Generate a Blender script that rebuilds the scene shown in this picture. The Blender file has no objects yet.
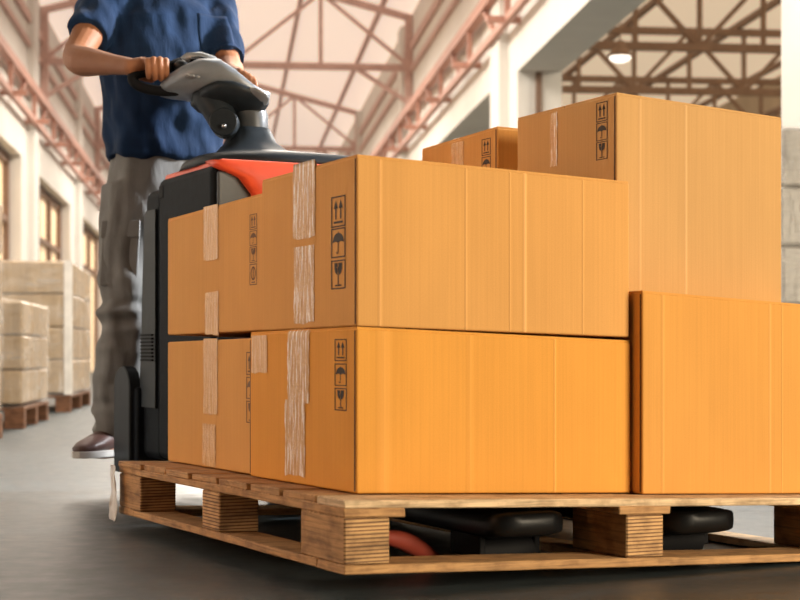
import bpy, bmesh, math, random
from mathutils import Vector, Matrix, noise
random.seed(7)
scn = bpy.context.scene
COL = scn.collection
# ------------------------------------------------------------------ frame
F, CH, HY = 1630.0, 0.46, 355.0            # focal length in pixels, eye height, horizon row
A = math.atan2(831, F)                     # yaw of the load
EX = (math.cos(A), math.sin(A)); EY = (-math.sin(A), math.cos(A))
N0 = ((344-400)/F*3.07, 3.07)              # near corner of the pallet on the floor
def W(u, v): return (N0[0]+u*EX[0]+v*EY[0], N0[1]+u*EX[1]+v*EY[1])
def loc(px, d):
    dx, dy = (px-400)/F*d-N0[0], d-N0[1]
    return dx*EX[0]+dy*EX[1], dx*EY[0]+dy*EY[1]
def along_u(v, px):
    t = (px-400)/F; X, Y = W(0, v); return (t*Y-X)/(EX[0]-t*EX[1])
def along_v(u, px):
    t = (px-400)/F; X, Y = W(u, 0); return (t*Y-X)/(EY[0]-t*EY[1])
def zat(u, v, py): return CH-(py-HY)/F*W(u, v)[1]
def P(px, py, d): return Vector(((px-400)/F*d, d, CH-(py-HY)/F*d))
def PL(px, py, d):                         # same, in the load's own frame
    u, v = loc(px, d); return Vector((u, v, CH-(py-HY)/F*d))

# ------------------------------------------------------------------ materials
class NT:
    def __init__(s, name):
        s.m = bpy.data.materials.new(name); s.m.use_nodes = True
        s.t = s.m.node_tree; s.b = s.t.nodes['Principled BSDF']
    def n(s, typ, **kw):
        x = s.t.nodes.new(typ)
        for k, v in kw.items():
            if k in x.inputs: x.inputs[k].default_value = v
            else: setattr(x, k, v)
        return x
    def l(s, a, b): s.t.links.new(a, b)
    def ramp(s, src, stops):
        r = s.n('ShaderNodeValToRGB'); e = r.color_ramp.elements
        while len(e) < len(stops): e.new(0.5)
        for i, (p, c) in enumerate(stops):
            e[i].position = p; e[i].color = (*c, 1) if len(c) == 3 else c
        s.l(src, r.inputs[0]); return r.outputs[0]
    def coord(s, kind, scale=(1, 1, 1)):
        c = s.n('ShaderNodeTexCoord'); mp = s.n('ShaderNodeMapping'); mp.inputs['Scale'].default_value = scale
        s.l(c.outputs[kind], mp.inputs[0]); return mp.outputs[0]
    def noise(s, vec, scale, detail=4, rough=.55):
        x = s.n('ShaderNodeTexNoise', Scale=scale, Detail=detail, Roughness=rough); s.l(vec, x.inputs['Vector']); return x.outputs['Fac']
    def bump(s, h, strength, dist=.002, prev=None):
        b = s.n('ShaderNodeBump', Strength=strength, Distance=dist); s.l(h, b.inputs['Height'])
        if prev: s.l(prev, b.inputs['Normal'])
        s.l(b.outputs[0], s.b.inputs['Normal']); return b.outputs[0]
    def mix(s, fac, a, b, mode='MIX'):
        x = s.n('ShaderNodeMix', data_type='RGBA', blend_type=mode)
        for k, v in ((0, fac), (6, a), (7, b)):
            if hasattr(v, 'links'): s.l(v, x.inputs[k])
            else: x.inputs[k].default_value = v if k == 0 else (*v, 1)
        return x.outputs[2]
def plain(name, col, rough=.5, metal=0, bump=0, bscale=60, var=.12, spec=.5):
    k = NT(name); o = k.coord('Object'); f = k.noise(o, bscale*.15, 4)
    c = k.ramp(f, [(.3, tuple(x*(1-var) for x in col)), (.7, tuple(min(1, x*(1+var)) for x in col))])
    k.l(c, k.b.inputs['Base Color']); k.b.inputs['Roughness'].default_value = rough
    k.b.inputs['Metallic'].default_value = metal; k.b.inputs['Specular IOR Level'].default_value = spec
    if bump: k.bump(k.noise(o, bscale, 3), bump)
    return k.m
def emit(name, col, s):
    k = NT(name); k.b.inputs['Base Color'].default_value = (*col, 1)
    k.b.inputs['Emission Color'].default_value = (*col, 1); k.b.inputs['Emission Strength'].default_value = s; return k.m

def cardboard(name, col, creases=()):
    k = NT(name); uv = k.coord('UV')
    big = k.noise(k.coord('UV', (1, .35, 1)), 5, 3); fib = k.noise(k.coord('UV', (190, 1.6, 1)), 1, 2); gr = k.noise(uv, 420, 2)
    c = k.ramp(big, [(.3, tuple(x*.93 for x in col)), (.7, tuple(min(1, x*1.05) for x in col))])
    f2 = k.ramp(fib, [(.35, (.965, .96, .95)), (.65, (1.02, 1.02, 1.025))]); c = k.mix(1.0, c, f2, 'MULTIPLY')
    g2 = k.ramp(gr, [(.3, (.95, .95, .95)), (.7, (1.03, 1.03, 1.03))]); c = k.mix(1.0, c, g2, 'MULTIPLY')
    h = None
    sep = k.n('ShaderNodeSeparateXYZ'); k.l(uv, sep.inputs[0])
    for cu, w, wear in creases:
        s1 = k.n('ShaderNodeMath', operation='SUBTRACT'); k.l(sep.outputs[0], s1.inputs[0]); s1.inputs[1].default_value = cu
        s2 = k.n('ShaderNodeMath', operation='ABSOLUTE'); k.l(s1.outputs[0], s2.inputs[0])
        mr = k.n('ShaderNodeMapRange'); k.l(s2.outputs[0], mr.inputs[0])
        mr.inputs[1].default_value = 0; mr.inputs[2].default_value = w; mr.inputs[3].default_value = 1; mr.inputs[4].default_value = 0
        m2 = k.n('ShaderNodeMath', operation='MULTIPLY'); k.l(mr.outputs[0], m2.inputs[0]); m2.inputs[1].default_value = wear
        c = k.mix(m2.outputs[0], c, tuple(min(1, x*1.25+.06) for x in col))
        if h is None: h = mr.outputs[0]
        else:
            a = k.n('ShaderNodeMath', operation='ADD'); k.l(h, a.inputs[0]); k.l(mr.outputs[0], a.inputs[1]); h = a.outputs[0]
    k.l(c, k.b.inputs['Base Color']); k.b.inputs['Roughness'].default_value = .7; k.b.inputs['Specular IOR Level'].default_value = .12
    nb = k.bump(k.noise(k.coord('UV', (95, .7, 1)), 1, 2), .22, .002)
    if h is not None: k.bump(h, .5, .003, nb)
    return k.m
def tape_mat(name, bright):
    k = NT(name)
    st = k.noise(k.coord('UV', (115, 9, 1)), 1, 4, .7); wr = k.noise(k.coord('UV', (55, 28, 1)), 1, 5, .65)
    if bright > .6: c = k.ramp(st, [(.38, (.60, .33, .14)), (.52, (.74, .48, .25)), (.59, (.97, .92, .86))])  # near-white streaks paint wrinkle glints and air bubbles into the base colour
    else: c = k.ramp(st, [(.35, (.62, .33, .11)), (.52, (.72, .42, .17)), (.70, (.80, .56, .31))])
    k.l(c, k.b.inputs['Base Color']); k.b.inputs['Roughness'].default_value = .22; k.b.inputs['Specular IOR Level'].default_value = .35
    nb = k.bump(wr, .8, .010*bright); k.bump(st, .6, .003*bright, nb); return k.m
def wood(name, col, ply=0.0):
    k = NT(name)
    g = k.noise(k.coord('UV', (5, 130, 1)), 1, 5, .65); s = k.noise(k.coord('UV', (2, 16, 1)), 1, 3); d = k.noise(k.coord('UV', (18, 26, 1)), 1, 4)
    c = k.ramp(g, [(.25, tuple(x*.34 for x in col)), (.5, col), (.75, tuple(min(1, x*1.35) for x in col))])
    c = k.mix(.5, c, k.ramp(s, [(.3, (.62, .56, .5)), (.7, (1.15, 1.12, 1.05))]), 'MULTIPLY')
    c = k.mix(.55, c, k.ramp(d, [(.36, (.36, .29, .24)), (.54, (1, 1, 1))]), 'MULTIPLY')
    if ply:
        w = k.n('ShaderNodeTexWave', Scale=1.0, Distortion=1.6, Detail=3); w.bands_direction = 'Y'; w.inputs['Detail Scale'].default_value = .6
        k.l(k.coord('UV', (3, 42, 1)), w.inputs['Vector'])
        c = k.mix(ply, c, k.ramp(w.outputs['Fac'], [(.12, (.22, .15, .1)), (.4, (1, 1, 1)), (.8, (1.1, 1.08, 1.0))]), 'MULTIPLY')
    k.l(c, k.b.inputs['Base Color']); k.b.inputs['Roughness'].default_value = .75
    k.bump(g, .7, .003); return k.m
def concrete():
    k = NT('polished grey concrete'); o = k.coord('Object')
    a = k.noise(o, .9, 6, .6); b = k.noise(o, 14, 5, .6); sc = k.noise(k.coord('Object', (1, 9, 1)), 2.2, 5, .7)
    c = k.ramp(a, [(.3, (.024, .034, .038)), (.7, (.050, .066, .072))])
    c = k.mix(.7, c, k.ramp(b, [(.34, (.58, .58, .58)), (.62, (1.12, 1.12, 1.12))]), 'MULTIPLY')
    c = k.mix(.5, c, k.ramp(sc, [(.35, (.75, .75, .75)), (.6, (1, 1, 1)), (.8, (1.25, 1.25, 1.25))]), 'MULTIPLY')
    k.l(c, k.b.inputs['Base Color']); k.l(k.ramp(b, [(.3, (.36,)*3), (.7, (.52,)*3)]), k.b.inputs['Roughness'])
    k.b.inputs['Specular IOR Level'].default_value = .5
    k.bump(b, .15, .002); return k.m
def fabric(name, col, rough=.85, var=.2):
    k = NT(name); o = k.coord('Object'); a = k.noise(o, 9, 4); w = k.noise(o, 700, 2)
    c = k.ramp(a, [(.3, tuple(x*(1-var) for x in col)), (.7, tuple(x*(1+var) for x in col))]); k.l(c, k.b.inputs['Base Color'])
    k.b.inputs['Roughness'].default_value = rough; k.b.inputs['Sheen Weight'].default_value = .03
    k.b.inputs['Specular IOR Level'].default_value = .2
    nb = k.bump(k.noise(k.coord('Object', (16, 16, 5)), 1, 4, .6), .55, .012); k.bump(w, .2, .0006, nb); return k.m
def film(name, col):
    k = NT(name); o = k.coord('Object', (7, 7, 1.1)); a = k.noise(o, 1.6, 5, .65)
    c = k.ramp(a, [(.3, tuple(x*.72 for x in col)), (.6, col), (.75, (.95, .93, .9))]); k.l(c, k.b.inputs['Base Color'])
    k.b.inputs['Roughness'].default_value = .3; k.bump(a, .6, .02); return k.m

CARD = (.67, .345, .105)
M = dict(
    dullred=plain('dull red plastic', (.36, .055, .03), .6),
    fillpane=emit('added fill pane', (1, .90, .78), .7),  # pane of the added, unseen fill window
    bayroof=emit('tan bay roofing with added glow', (.62, .48, .33), .95),  # bay ceiling: emission added to brighten it
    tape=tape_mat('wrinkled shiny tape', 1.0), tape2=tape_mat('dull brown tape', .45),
    ink=plain('black print ink', (.035, .022, .014), .7, var=.1), inkfaint=plain('faded print ink', (.17, .085, .035), .7, var=.1),
    gap=plain('cut board edge', (.10, .05, .02), .8),
    wood=wood('rough pallet timber', (.50, .28, .115)), woodend=wood('laminated pallet timber', (.58, .35, .16), .9),
    woodtop=wood('planed pale deck timber', (.74, .55, .34)),
    wooddark=wood('brown weathered timber', (.22, .10, .05)),
    black=plain('black steel', (.006, .007, .008), .42, 0, .1, 150, .12, .3),
    body=plain('charcoal moulded plastic', (.008, .011, .015), .6, 0, .25, 260, .2, .08),
    plate=plain('scuffed blue grey plate', (.030, .042, .055), .45, 0, .15, 40, .45),
    grey=plain('grey moulded plastic', (.075, .08, .085), .38, 0, .15, 300, .08, .4), shell=plain('satin grey shell', (.21, .23, .255), .36, .2, .15, 300, .06), silver=plain('silver grey plastic', (.30, .31, .32), .3, .3),
    darkgrey=plain('dark grey plastic', (.018, .023, .028), .45, 0, .15, 300, .12, .2), red=plain('orange red plastic', (.75, .09, .035), .4),
    rubber=plain('black rubber', (.007, .007, .008), .65, 0, 0, 60, .12, .12), steel=plain('worn steel', (.45, .45, .45), .3, .9), worn=plain('worn grey edge', (.25, .25, .24), .5, .3, .3, 60, .4),
    screen=plain('dark display glass', (.02, .025, .03), .08),
    skin=plain('warm tan skin', (.33, .14, .068), .55, 0, .25, 90, .10, .3), shirt=fabric('navy cotton', (.007, .024, .066)),
    trousers=fabric('light grey work cloth', (.22, .215, .205), .9, .12), shoe=plain('dark brown leather', (.085, .04, .032), .5),
    sole=plain('pale rubber sole', (.55, .52, .48), .7), sock=fabric('dark grey sock', (.06, .065, .07)), hair=plain('dark brown hair', (.03, .018, .012), .6, 0, .8, 200),
    eye=plain('eye white', (.8, .78, .75), .2), lip=plain('lip', (.38, .14, .1), .5),
    floor=concrete(), wall=plain('warm white plaster', (.72, .69, .645), .85, 0, .15, 8, .05),
    roof=plain('cream roof sheeting', (.74, .68, .60), .8, 0, 0, 6, .06), truss=plain('pinkish steel', (.56, .37, .32), .6, .1),  # truss: one even pale pinkish tone
    rail=plain('faded red brown steel', (.47, .24, .18), .6), tan=plain('tan plaster', (.55, .44, .32), .9, 0, 0, 6, .15),
    brown=plain('brown steel', (.33, .21, .145), .7), frame=plain('brown window frame', (.20, .12, .08), .6),
    goods=film('cream film wrapped goods', (.50, .37, .235)), goods2=film('tan film wrapped cartons', (.47, .33, .20)),
    goods3=film('grey film wrapped goods', (.55, .54, .52)),
    strip=plain('white edge board', (.85, .82, .78), .6), plastic=film('milky torn film', (.80, .79, .76)),
    lampglow=emit('lamp glow', (1, .90, .78), 2.2), daylight=emit('cream pink roofing with added glow', (.80, .66, .56), .75), winglow=emit('lit window glass', (.78, .58, .36), .75), sky=emit('daylight roof panel', (1, .95, .86), 3.0))  # hall ceiling: emission added over the whole roof to brighten it

# ------------------------------------------------------------------ mesh helpers
def uvbox(me):
    l = me.uv_layers.new(name='UVMap') if not me.uv_layers else me.uv_layers[0]
    for p in me.polygons:
        n = p.normal; ax = max(range(3), key=lambda i: abs(n[i]))
        for li in p.loop_indices:
            c = me.vertices[me.loops[li].vertex_index].co
            l.data[li].uv = (c.x, c.y) if ax == 2 else ((c.y, c.z) if ax == 0 else (c.x, c.z))
def finish(bm, smooth=False, angle=None):
    bmesh.ops.recalc_face_normals(bm, faces=bm.faces[:])
    me = bpy.data.meshes.new('mesh'); bm.to_mesh(me); bm.free(); uvbox(me)
    if smooth:
        for p in me.polygons: p.use_smooth = True
    return me
def obj(name, bm, m, parent=None, smooth=False, bevel=0, seg=2):
    me = bm if isinstance(bm, bpy.types.Mesh) else finish(bm, smooth)
    me.name = name; o = bpy.data.objects.new(name, me); COL.objects.link(o); me.materials.append(m)
    if parent: o.parent = parent
    if bevel:
        b = o.modifiers.new('bevel', 'BEVEL'); b.width = bevel; b.segments = seg; b.limit_method = 'ANGLE'
        if smooth or seg > 1:
            for p in me.polygons: p.use_smooth = True
            b.harden_normals = True
    return o
def tag(o, label, cat, group=None, kind=None):
    if label: o['label'] = label
    if cat: o['category'] = cat
    if group: o['group'] = group
    if kind: o['kind'] = kind
    return o
def empty(name, at, rz=0):
    o = bpy.data.objects.new(name, None); COL.objects.link(o); o.location = at; o.rotation_euler = (0, 0, rz); o.empty_display_size = .1; return o
def box(bm, x0, x1, y0, y1, z0, z1, fz=None):
    vs = [bm.verts.new((x, y, z+(fz(x, y) if fz else 0))) for z in (z0, z1) for x, y in ((x0, y0), (x1, y0), (x1, y1), (x0, y1))]
    for f in ((3, 2, 1, 0), (4, 5, 6, 7), (0, 1, 5, 4), (1, 2, 6, 5), (2, 3, 7, 6), (3, 0, 4, 7)): bm.faces.new([vs[i] for i in f])
    return vs
def bx(*a, fz=None):
    bm = bmesh.new(); box(bm, *a, fz=fz); return bm
def bar(bm, p, q, w, h=None):
    p, q = Vector(p), Vector(q); d = (q-p).normalized(); h = h or w
    s = d.cross(Vector((0, 0, 1)));  s = s.normalized() if s.length > 1e-4 else Vector((1, 0, 0)); t = s.cross(d)
    vs = [bm.verts.new(c+s*a*w/2+t*b*h/2) for c in (p, q) for a, b in ((-1, -1), (1, -1), (1, 1), (-1, 1))]
    for f in ((0, 1, 2, 3), (7, 6, 5, 4), (0, 4, 5, 1), (1, 5, 6, 2), (2, 6, 7, 3), (3, 7, 4, 0)): bm.faces.new([vs[i] for i in f])
def loft(bm, st, seg=20, cap=True, power=2.0):
    """st: (centre, half-axis a, half-axis b); rings joined into a closed skin"""
    rings = []
    for c, a, b in st:
        r = []
        for i in range(seg):
            t = 2*math.pi*i/seg; x, y = math.cos(t), math.sin(t)
            if power != 2: x = math.copysign(abs(x)**(2/power), x); y = math.copysign(abs(y)**(2/power), y)
            r.append(bm.verts.new(Vector(c)+Vector(a)*x+Vector(b)*y))
        rings.append(r)
    for r, s in zip(rings, rings[1:]):
        for i in range(seg): bm.faces.new((r[i], r[(i+1) % seg], s[(i+1) % seg], s[i]))
    if cap: bm.faces.new(rings[0][::-1]); bm.faces.new(rings[-1])
def tube(bm, pts, rad, seg=14, up=(0, 0, 1), flat=1.0, round_ends=True):
    pts = [Vector(p) for p in pts]; rad = list(rad) if hasattr(rad, '__len__') else [rad]*len(pts)
    st = []; n = len(pts); a = None
    for i in range(n):
        d = (pts[min(i+1, n-1)]-pts[max(i-1, 0)]).normalized()
        if a is None:
            a = Vector(up).cross(d)
            if a.length < 1e-3: a = Vector((1, 0, 0)).cross(d)
        a = (a-d*a.dot(d)).normalized(); b = d.cross(a); r = rad[i]
        if i == 0 and round_ends:
            for q, s in ((-.85, .45), (-.5, .82)): st.append((pts[0]+d*r*q, a*r*s, b*r*s*flat))
        st.append((pts[i], a*r, b*r*flat))
        if i == n-1 and round_ends:
            for q, s in ((.5, .82), (.85, .45)): st.append((pts[i]+d*r*q, a*r*s, b*r*s*flat))
    loft(bm, st, seg)
def ball(bm, c, rx, ry, rz, rot=None, seg=20):
    m = Matrix.Translation(c) @ (rot.to_4x4() if rot else Matrix()) @ Matrix.Diagonal((rx, ry, rz, 1))
    bmesh.ops.create_uvsphere(bm, u_segments=seg, v_segments=seg//2+2, radius=1, matrix=m)
def cyl(bm, p, q, r, seg=24, r2=None):
    p, q = Vector(p), Vector(q); d = (q-p).normalized(); a = d.orthogonal().normalized(); b = d.cross(a); r2 = r if r2 is None else r2
    loft(bm, [(p, a*r, b*r), (q, a*r2, b*r2)], seg)
def smoothline(pts, n=6):
    pts = [Vector(p) for p in pts]; out = []
    for i in range(len(pts)-1):
        p0, p1, p2, p3 = pts[max(i-1, 0)], pts[i], pts[i+1], pts[min(i+2, len(pts)-1)]
        for k in range(n):
            t = k/n; out.append(.5*((2*p1)+(p2-p0)*t+(2*p0-5*p1+4*p2-p3)*t*t+(3*p1-p0-3*p2+p3)*t**3))
    out.append(pts[-1]); return out
def fuse(bm, voxel, smooth=4, disp=None):
    bmesh.ops.recalc_face_normals(bm, faces=bm.faces[:])
    me = bpy.data.meshes.new('raw'); bm.to_mesh(me); bm.free()
    o = bpy.data.objects.new('raw', me); COL.objects.link(o)
    r = o.modifiers.new('r', 'REMESH'); r.mode = 'VOXEL'; r.voxel_size = voxel; r.use_smooth_shade = True
    s = o.modifiers.new('s', 'SMOOTH'); s.factor = .5; s.iterations = smooth
    dg = bpy.context.evaluated_depsgraph_get(); dg.update()
    res = bpy.data.meshes.new_from_object(o.evaluated_get(dg)); bpy.data.objects.remove(o); bpy.data.meshes.remove(me)
    if disp:
        ns = [v.normal.copy() for v in res.vertices]
        for v, n in zip(res.vertices, ns): v.co += n*disp(v.co)
    for p in res.polygons: p.use_smooth = True
    uvbox(res); return res

# ------------------------------------------------------------------ camera, view
cam = bpy.data.cameras.new('camera'); co = bpy.data.objects.new('camera', cam); COL.objects.link(co); scn.camera = co
co.location = (0, 0, CH); co.rotation_euler = (math.pi/2, 0, 0)
cam.sensor_width = 36; cam.lens = F/800*36; cam.shift_y = (HY-300)/800; cam.clip_end = 300
cam.dof.use_dof = True; cam.dof.focus_distance = 3.95; cam.dof.aperture_fstop = 5.4
scn.view_settings.view_transform = 'Standard'; scn.view_settings.look = 'None'
scn.view_settings.gamma = 1; scn.view_settings.exposure = 0

# ------------------------------------------------------------------ cartons
LOAD = lambda u, v, z=0: (*W(u, v), z)
def top(u, v): return .1865-.036*u-.004*v                       # pallet deck, leaning a little
def at_load(name, u, v, z): return empty(name, LOAD(u, v, z), A)
def arrow_polys():
    out = []
    for x in (.33, .67):
        out += [[(x-.045, .26), (x+.045, .26), (x+.045, .62), (x-.045, .62)], [(x-.15, .60), (x+.15, .60), (x, .88)]]
    out.append([(.18, .12), (.82, .12), (.82, .19), (.18, .19)]); return out
def umbrella_polys():
    arc = [(.5+.4*math.cos(math.pi*i/16), .50+.34*math.sin(math.pi*i/16)) for i in range(17)]
    bot = [(.1+.8*i/12, .50+.045*abs(math.sin(math.pi*i/12*2))) for i in range(1, 12)]
    hook = [(.43+.085*math.cos(t), .20+.07*math.sin(t)) for t in [math.pi*(1+i/8) for i in range(9)]]
    inner = [(.43+.035*math.cos(t), .20+.03*math.sin(t)) for t in [math.pi*(2-i/8) for i in range(9)]]
    return [arc+bot, [(.465, .2), (.515, .2), (.515, .52), (.465, .52)], hook+inner, [(.475, .83), (.525, .83), (.51, .9), (.49, .9)]]
def glass_polys():
    l = [(.22, .9), (.24, .68), (.30, .56), (.40, .50), (.46, .49), (.46, .66), (.40, .74), (.47, .80), (.43, .9)]
    r = [(.50, .9), (.53, .80), (.46, .73), (.52, .65), (.52, .49), (.60, .50), (.70, .56), (.76, .68), (.78, .9)]
    return [l, r, [(.47, .16), (.53, .16), (.53, .5), (.47, .5)], [(.28, .10), (.72, .10), (.72, .15), (.28, .15)]]
def ring_polys():
    n = 20; out = []
    for i in range(n):
        a, b = 2*math.pi*i/n, 2*math.pi*(i+1)/n
        out.append([(.5+r*math.cos(t), .55+r*math.sin(t)) for r, t in ((.25, a), (.33, a), (.33, b), (.25, b))])
    return out+[[(.46, .3), (.54, .3), (.54, .8), (.46, .8)], [(.25, .1), (.75, .1), (.75, .16), (.25, .16)]]
FR = [[(0, 0), (1, 0), (1, .045), (0, .045)], [(0, .955), (1, .955), (1, 1), (0, 1)], [(0, .045), (.065, .045), (.065, .955), (0, .955)], [(.935, .045), (1, .045), (1, .955), (.935, .955)]]
MARKS = dict(arrow_mark=arrow_polys, umbrella_mark=umbrella_polys, glass_mark=glass_polys, ring_mark=ring_polys)
class Carton:
    def __init__(s, label, u, v, zb, zt, mat, dome=0, tilt=True, gap=.004):
        """u,v: (near, far) extents; zb, zt: heights at (near, right, left) corners"""
        s.u, s.v = u, v; u0, u1 = u; v0, v1 = v
        s.e = at_load('cardboard_box', (u0+u1)/2, (v0+v1)/2, min(zb)); tag(s.e, label, 'cardboard box', 'cardboard boxes loaded on the pallet')
        s.o = Vector(((u0+u1)/2, (v0+v1)/2, min(zb))); s.zt, s.zb = zt, zb
        bm = bmesh.new(); c = {}
        for k, z in (('b', zb), ('t', zt)):
            zz = (z[0], z[1], z[1]+z[2]-z[0], z[2])
            c[k] = [bm.verts.new(Vector((a, b, h))-s.o) for (a, b), h in zip(((u0, v0), (u1, v0), (u1, v1), (u0, v1)), zz)]
        b, t = c['b'], c['t']
        for i in range(4): bm.faces.new((b[i], b[(i+1) % 4], t[(i+1) % 4], t[i]))
        bm.faces.new(b[::-1])
        if dome:
            m = bm.verts.new(Vector(((u0+u1)/2, (v0+v1)/2, max(zt)+dome))-s.o)
            for i in range(4): bm.faces.new((t[i], t[(i+1) % 4], m))
        else: bm.faces.new(t)
        cbo = obj('carton_body', bm, mat[0], s.e, bevel=.0045, seg=2); cbo.data.materials.append(mat[1])
        for p in cbo.data.polygons:
            if abs(p.normal.y) > .7: p.material_index = 1
        if not dome:                                            # two closing flaps on top, seam along the long side
            vm = (v0+v1)/2; g = .003
            f = lambda x, y: (zt[0]+(zt[1]-zt[0])*(x+s.o.x-u0)/(u1-u0)+(zt[2]-zt[0])*(y+s.o.y-v0)/(v1-v0))-s.o.z
            for a, bb in ((v0+.002, vm-g), (vm+g, v1-.002)):
                obj('top_flap', bx(u0+.002-s.o.x, u1-.002-s.o.x, a-s.o.y, bb-s.o.y, -.001, .0035, fz=f), mat[0], s.e)
        # dark cut edge of the glued joint beside the near corner
        bm = bmesh.new(); q = [(v0+.0045, zb[0]+.004), (v0+.010, zb[0]+.004), (v0+.009, zt[0]-.004), (v0+.0045, zt[0]-.004)]
        bm.faces.new([bm.verts.new(Vector((u0-.0007, a, h))-s.o) for a, h in q]); obj('joint_edge', bm, M['gap'], s.e)
    def vz(s, px, py):
        v = along_v(s.u[0], px); return v, zat(s.u[0], v, py)
    def tape(s, px0, px1, y0, y1, m, over=False, skew=0, name='tape'):
        u0 = s.u[0]; bm = bmesh.new(); n = 14; pm = (px0+px1)/2
        va, vb = along_v(u0, px0), along_v(u0, px1); za, zb = s.vz(pm, y0)[1], s.vz(pm, y1)[1]
        rows = []
        for i in range(n+1):
            z = za+(zb-za)*i/n; r = []
            for j in range(5):
                w = random.uniform(-.0014, .0014) if 0 < j < 4 else random.uniform(-.0018, .0018)
                v = va+(vb-va)*j/4+w+skew*i/n
                zz = z+(random.uniform(-.003, .003) if i in (n,) else 0)
                r.append(bm.verts.new(Vector((u0-.0011-random.uniform(0, .0009), v, zz))-s.o))
            rows.append(r)
        for a, b in zip(rows, rows[1:]):
            for j in range(4): bm.faces.new((a[j], a[j+1], b[j+1], b[j]))
        if over:
            zt = s.zt[0]+(s.zt[2]-s.zt[0])*((va+vb)/2-s.v[0])/(s.v[1]-s.v[0])+.0045; r = [bm.verts.new(Vector((u0+.004, va+(vb-va)*j/4, zt))-s.o) for j in range(5)]
            r2 = [bm.verts.new(Vector((s.u[1]-.02, va+(vb-va)*j/4, zt-(s.zt[0]-s.zt[1])*.95))-s.o) for j in range(5)]
            for a, b in ((r2, r), (r, rows[0])):
                for j in range(4): bm.faces.new((a[j], a[j+1], b[j+1], b[j]))
        o = obj(name, bm, m, s.e, smooth=True); return o
    def mark(s, kind, px0, px1, y0, y1, m):
        u0 = s.u[0]; pm = (px0+px1)/2; va, vb = along_v(u0, px0), along_v(u0, px1)
        za, zb = s.vz(pm, y1)[1], s.vz(pm, y0)[1]; bm = bmesh.new()
        for poly in MARKS[kind]()+FR:
            bm.faces.new([bm.verts.new(Vector((u0-.0009, va+(vb-va)*x, za+(zb-za)*y))-s.o) for x, y in poly])
        bmesh.ops.triangulate(bm, faces=bm.faces[:])
        obj(kind, bm, m, s.e)
def uvx(px, d, pr): u, v = loc(px, d); return u, v, along_u(v, pr)
cb = lambda n, cr=(), c=CARD: (cardboard(n, c), cardboard(n+' creased', c, cr) if cr else cardboard(n+' long side', c))
# lower front carton
u, v, u1 = uvx(356.5, 3.24, 631); hw = (u1-u)/2
B2 = Carton('wide carton at the bottom of the front stack, with broad wrinkled clear tape', (u, u1), (v, along_v(u, 250)), tuple(top(a, b)+.0015 for a, b in ((u, v), (u1, v), (u, .71))), (.513, .488, .509), cb('carton board wide lower', ((along_u(v, 555)-u-hw, .004, .55), (along_u(v, 384)-u-hw, .02, .25), (along_u(v, 470)-u-hw, .01, .12)), (.73, .335, .062)))
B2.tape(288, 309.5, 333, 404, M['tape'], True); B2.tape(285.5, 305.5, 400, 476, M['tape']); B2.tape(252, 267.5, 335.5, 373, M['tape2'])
for k, a, b in (('arrow_mark', 339, 361), ('umbrella_mark', 363.5, 386), ('glass_mark', 388, 410.6)): B2.mark(k, 335, 347, a, b, M['ink'])
# upper front carton
u, v, u1 = uvx(357, 3.24, 629.5); hw = (u1-u)/2
B1 = Carton('wide carton on top of the front stack, with two streaky tape strips', (u, u1), (v, along_v(u, 261.6)), (.5175, .4985, .5145), (.856, .833, .852), cb('carton board wide upper', ((along_u(v, 525)-u-hw, .006, .75), (along_u(v, 466)-u-hw, .004, .35), (along_u(v, 510)-u-hw, .003, .3), (along_u(v, 583)-u-hw, .003, .3), (along_u(v, 380)-u-hw, .006, .4))))
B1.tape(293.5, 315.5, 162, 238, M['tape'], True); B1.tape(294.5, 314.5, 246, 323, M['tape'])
for k, a, b in (('arrow_mark', 196, 227), ('umbrella_mark', 228, 257.6), ('glass_mark', 260, 289)): B1.mark(k, 331.5, 345.8, a, b, M['ink'])
# cartons behind, on the truck side
ub = u+.022; v0, v1 = along_v(ub, 255)+.02, along_v(ub, 167.5)
B4 = Carton('smaller carton low on the stack beside the truck, with two torn brown tape strips', (ub, .63), (v0, v1), tuple(top(a, b)+.0015 for a, b in ((ub, v0), (.63, v0), (ub, v1))), (.4995, .486, .4945), cb('carton board small lower'), dome=.008)
B4.tape(204, 218, 338.5, 414, M['tape2']); B4.tape(203, 216, 424, 466, M['tape2'])
for k, a, b in (('arrow_mark', 352, 375), ('umbrella_mark', 377, 399), ('glass_mark', 401, 423)): B4.mark(k, 246.6, 255.5, a, b, M['inkfaint'])
B3 = Carton('smaller carton beside the truck, upper of two, four small printed symbols on its side', (ub, .63), (B1.v[1]+.012, v1), (.5165, .5045, .5125), (.829, .817, .818), cb('carton board small upper'))
B3.tape(204, 218.4, 205.5, 260, M['tape2'], True); B3.tape(205.5, 219, 292, 334.5, M['tape2'])
for k, a, b in (('arrow_mark', 214, 229.6), ('umbrella_mark', 230.6, 245.4), ('glass_mark', 246.5, 262.6), ('ring_mark', 263.8, 285)): B3.mark(k, 250, 257.2, a, b, M['inkfaint'])
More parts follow.
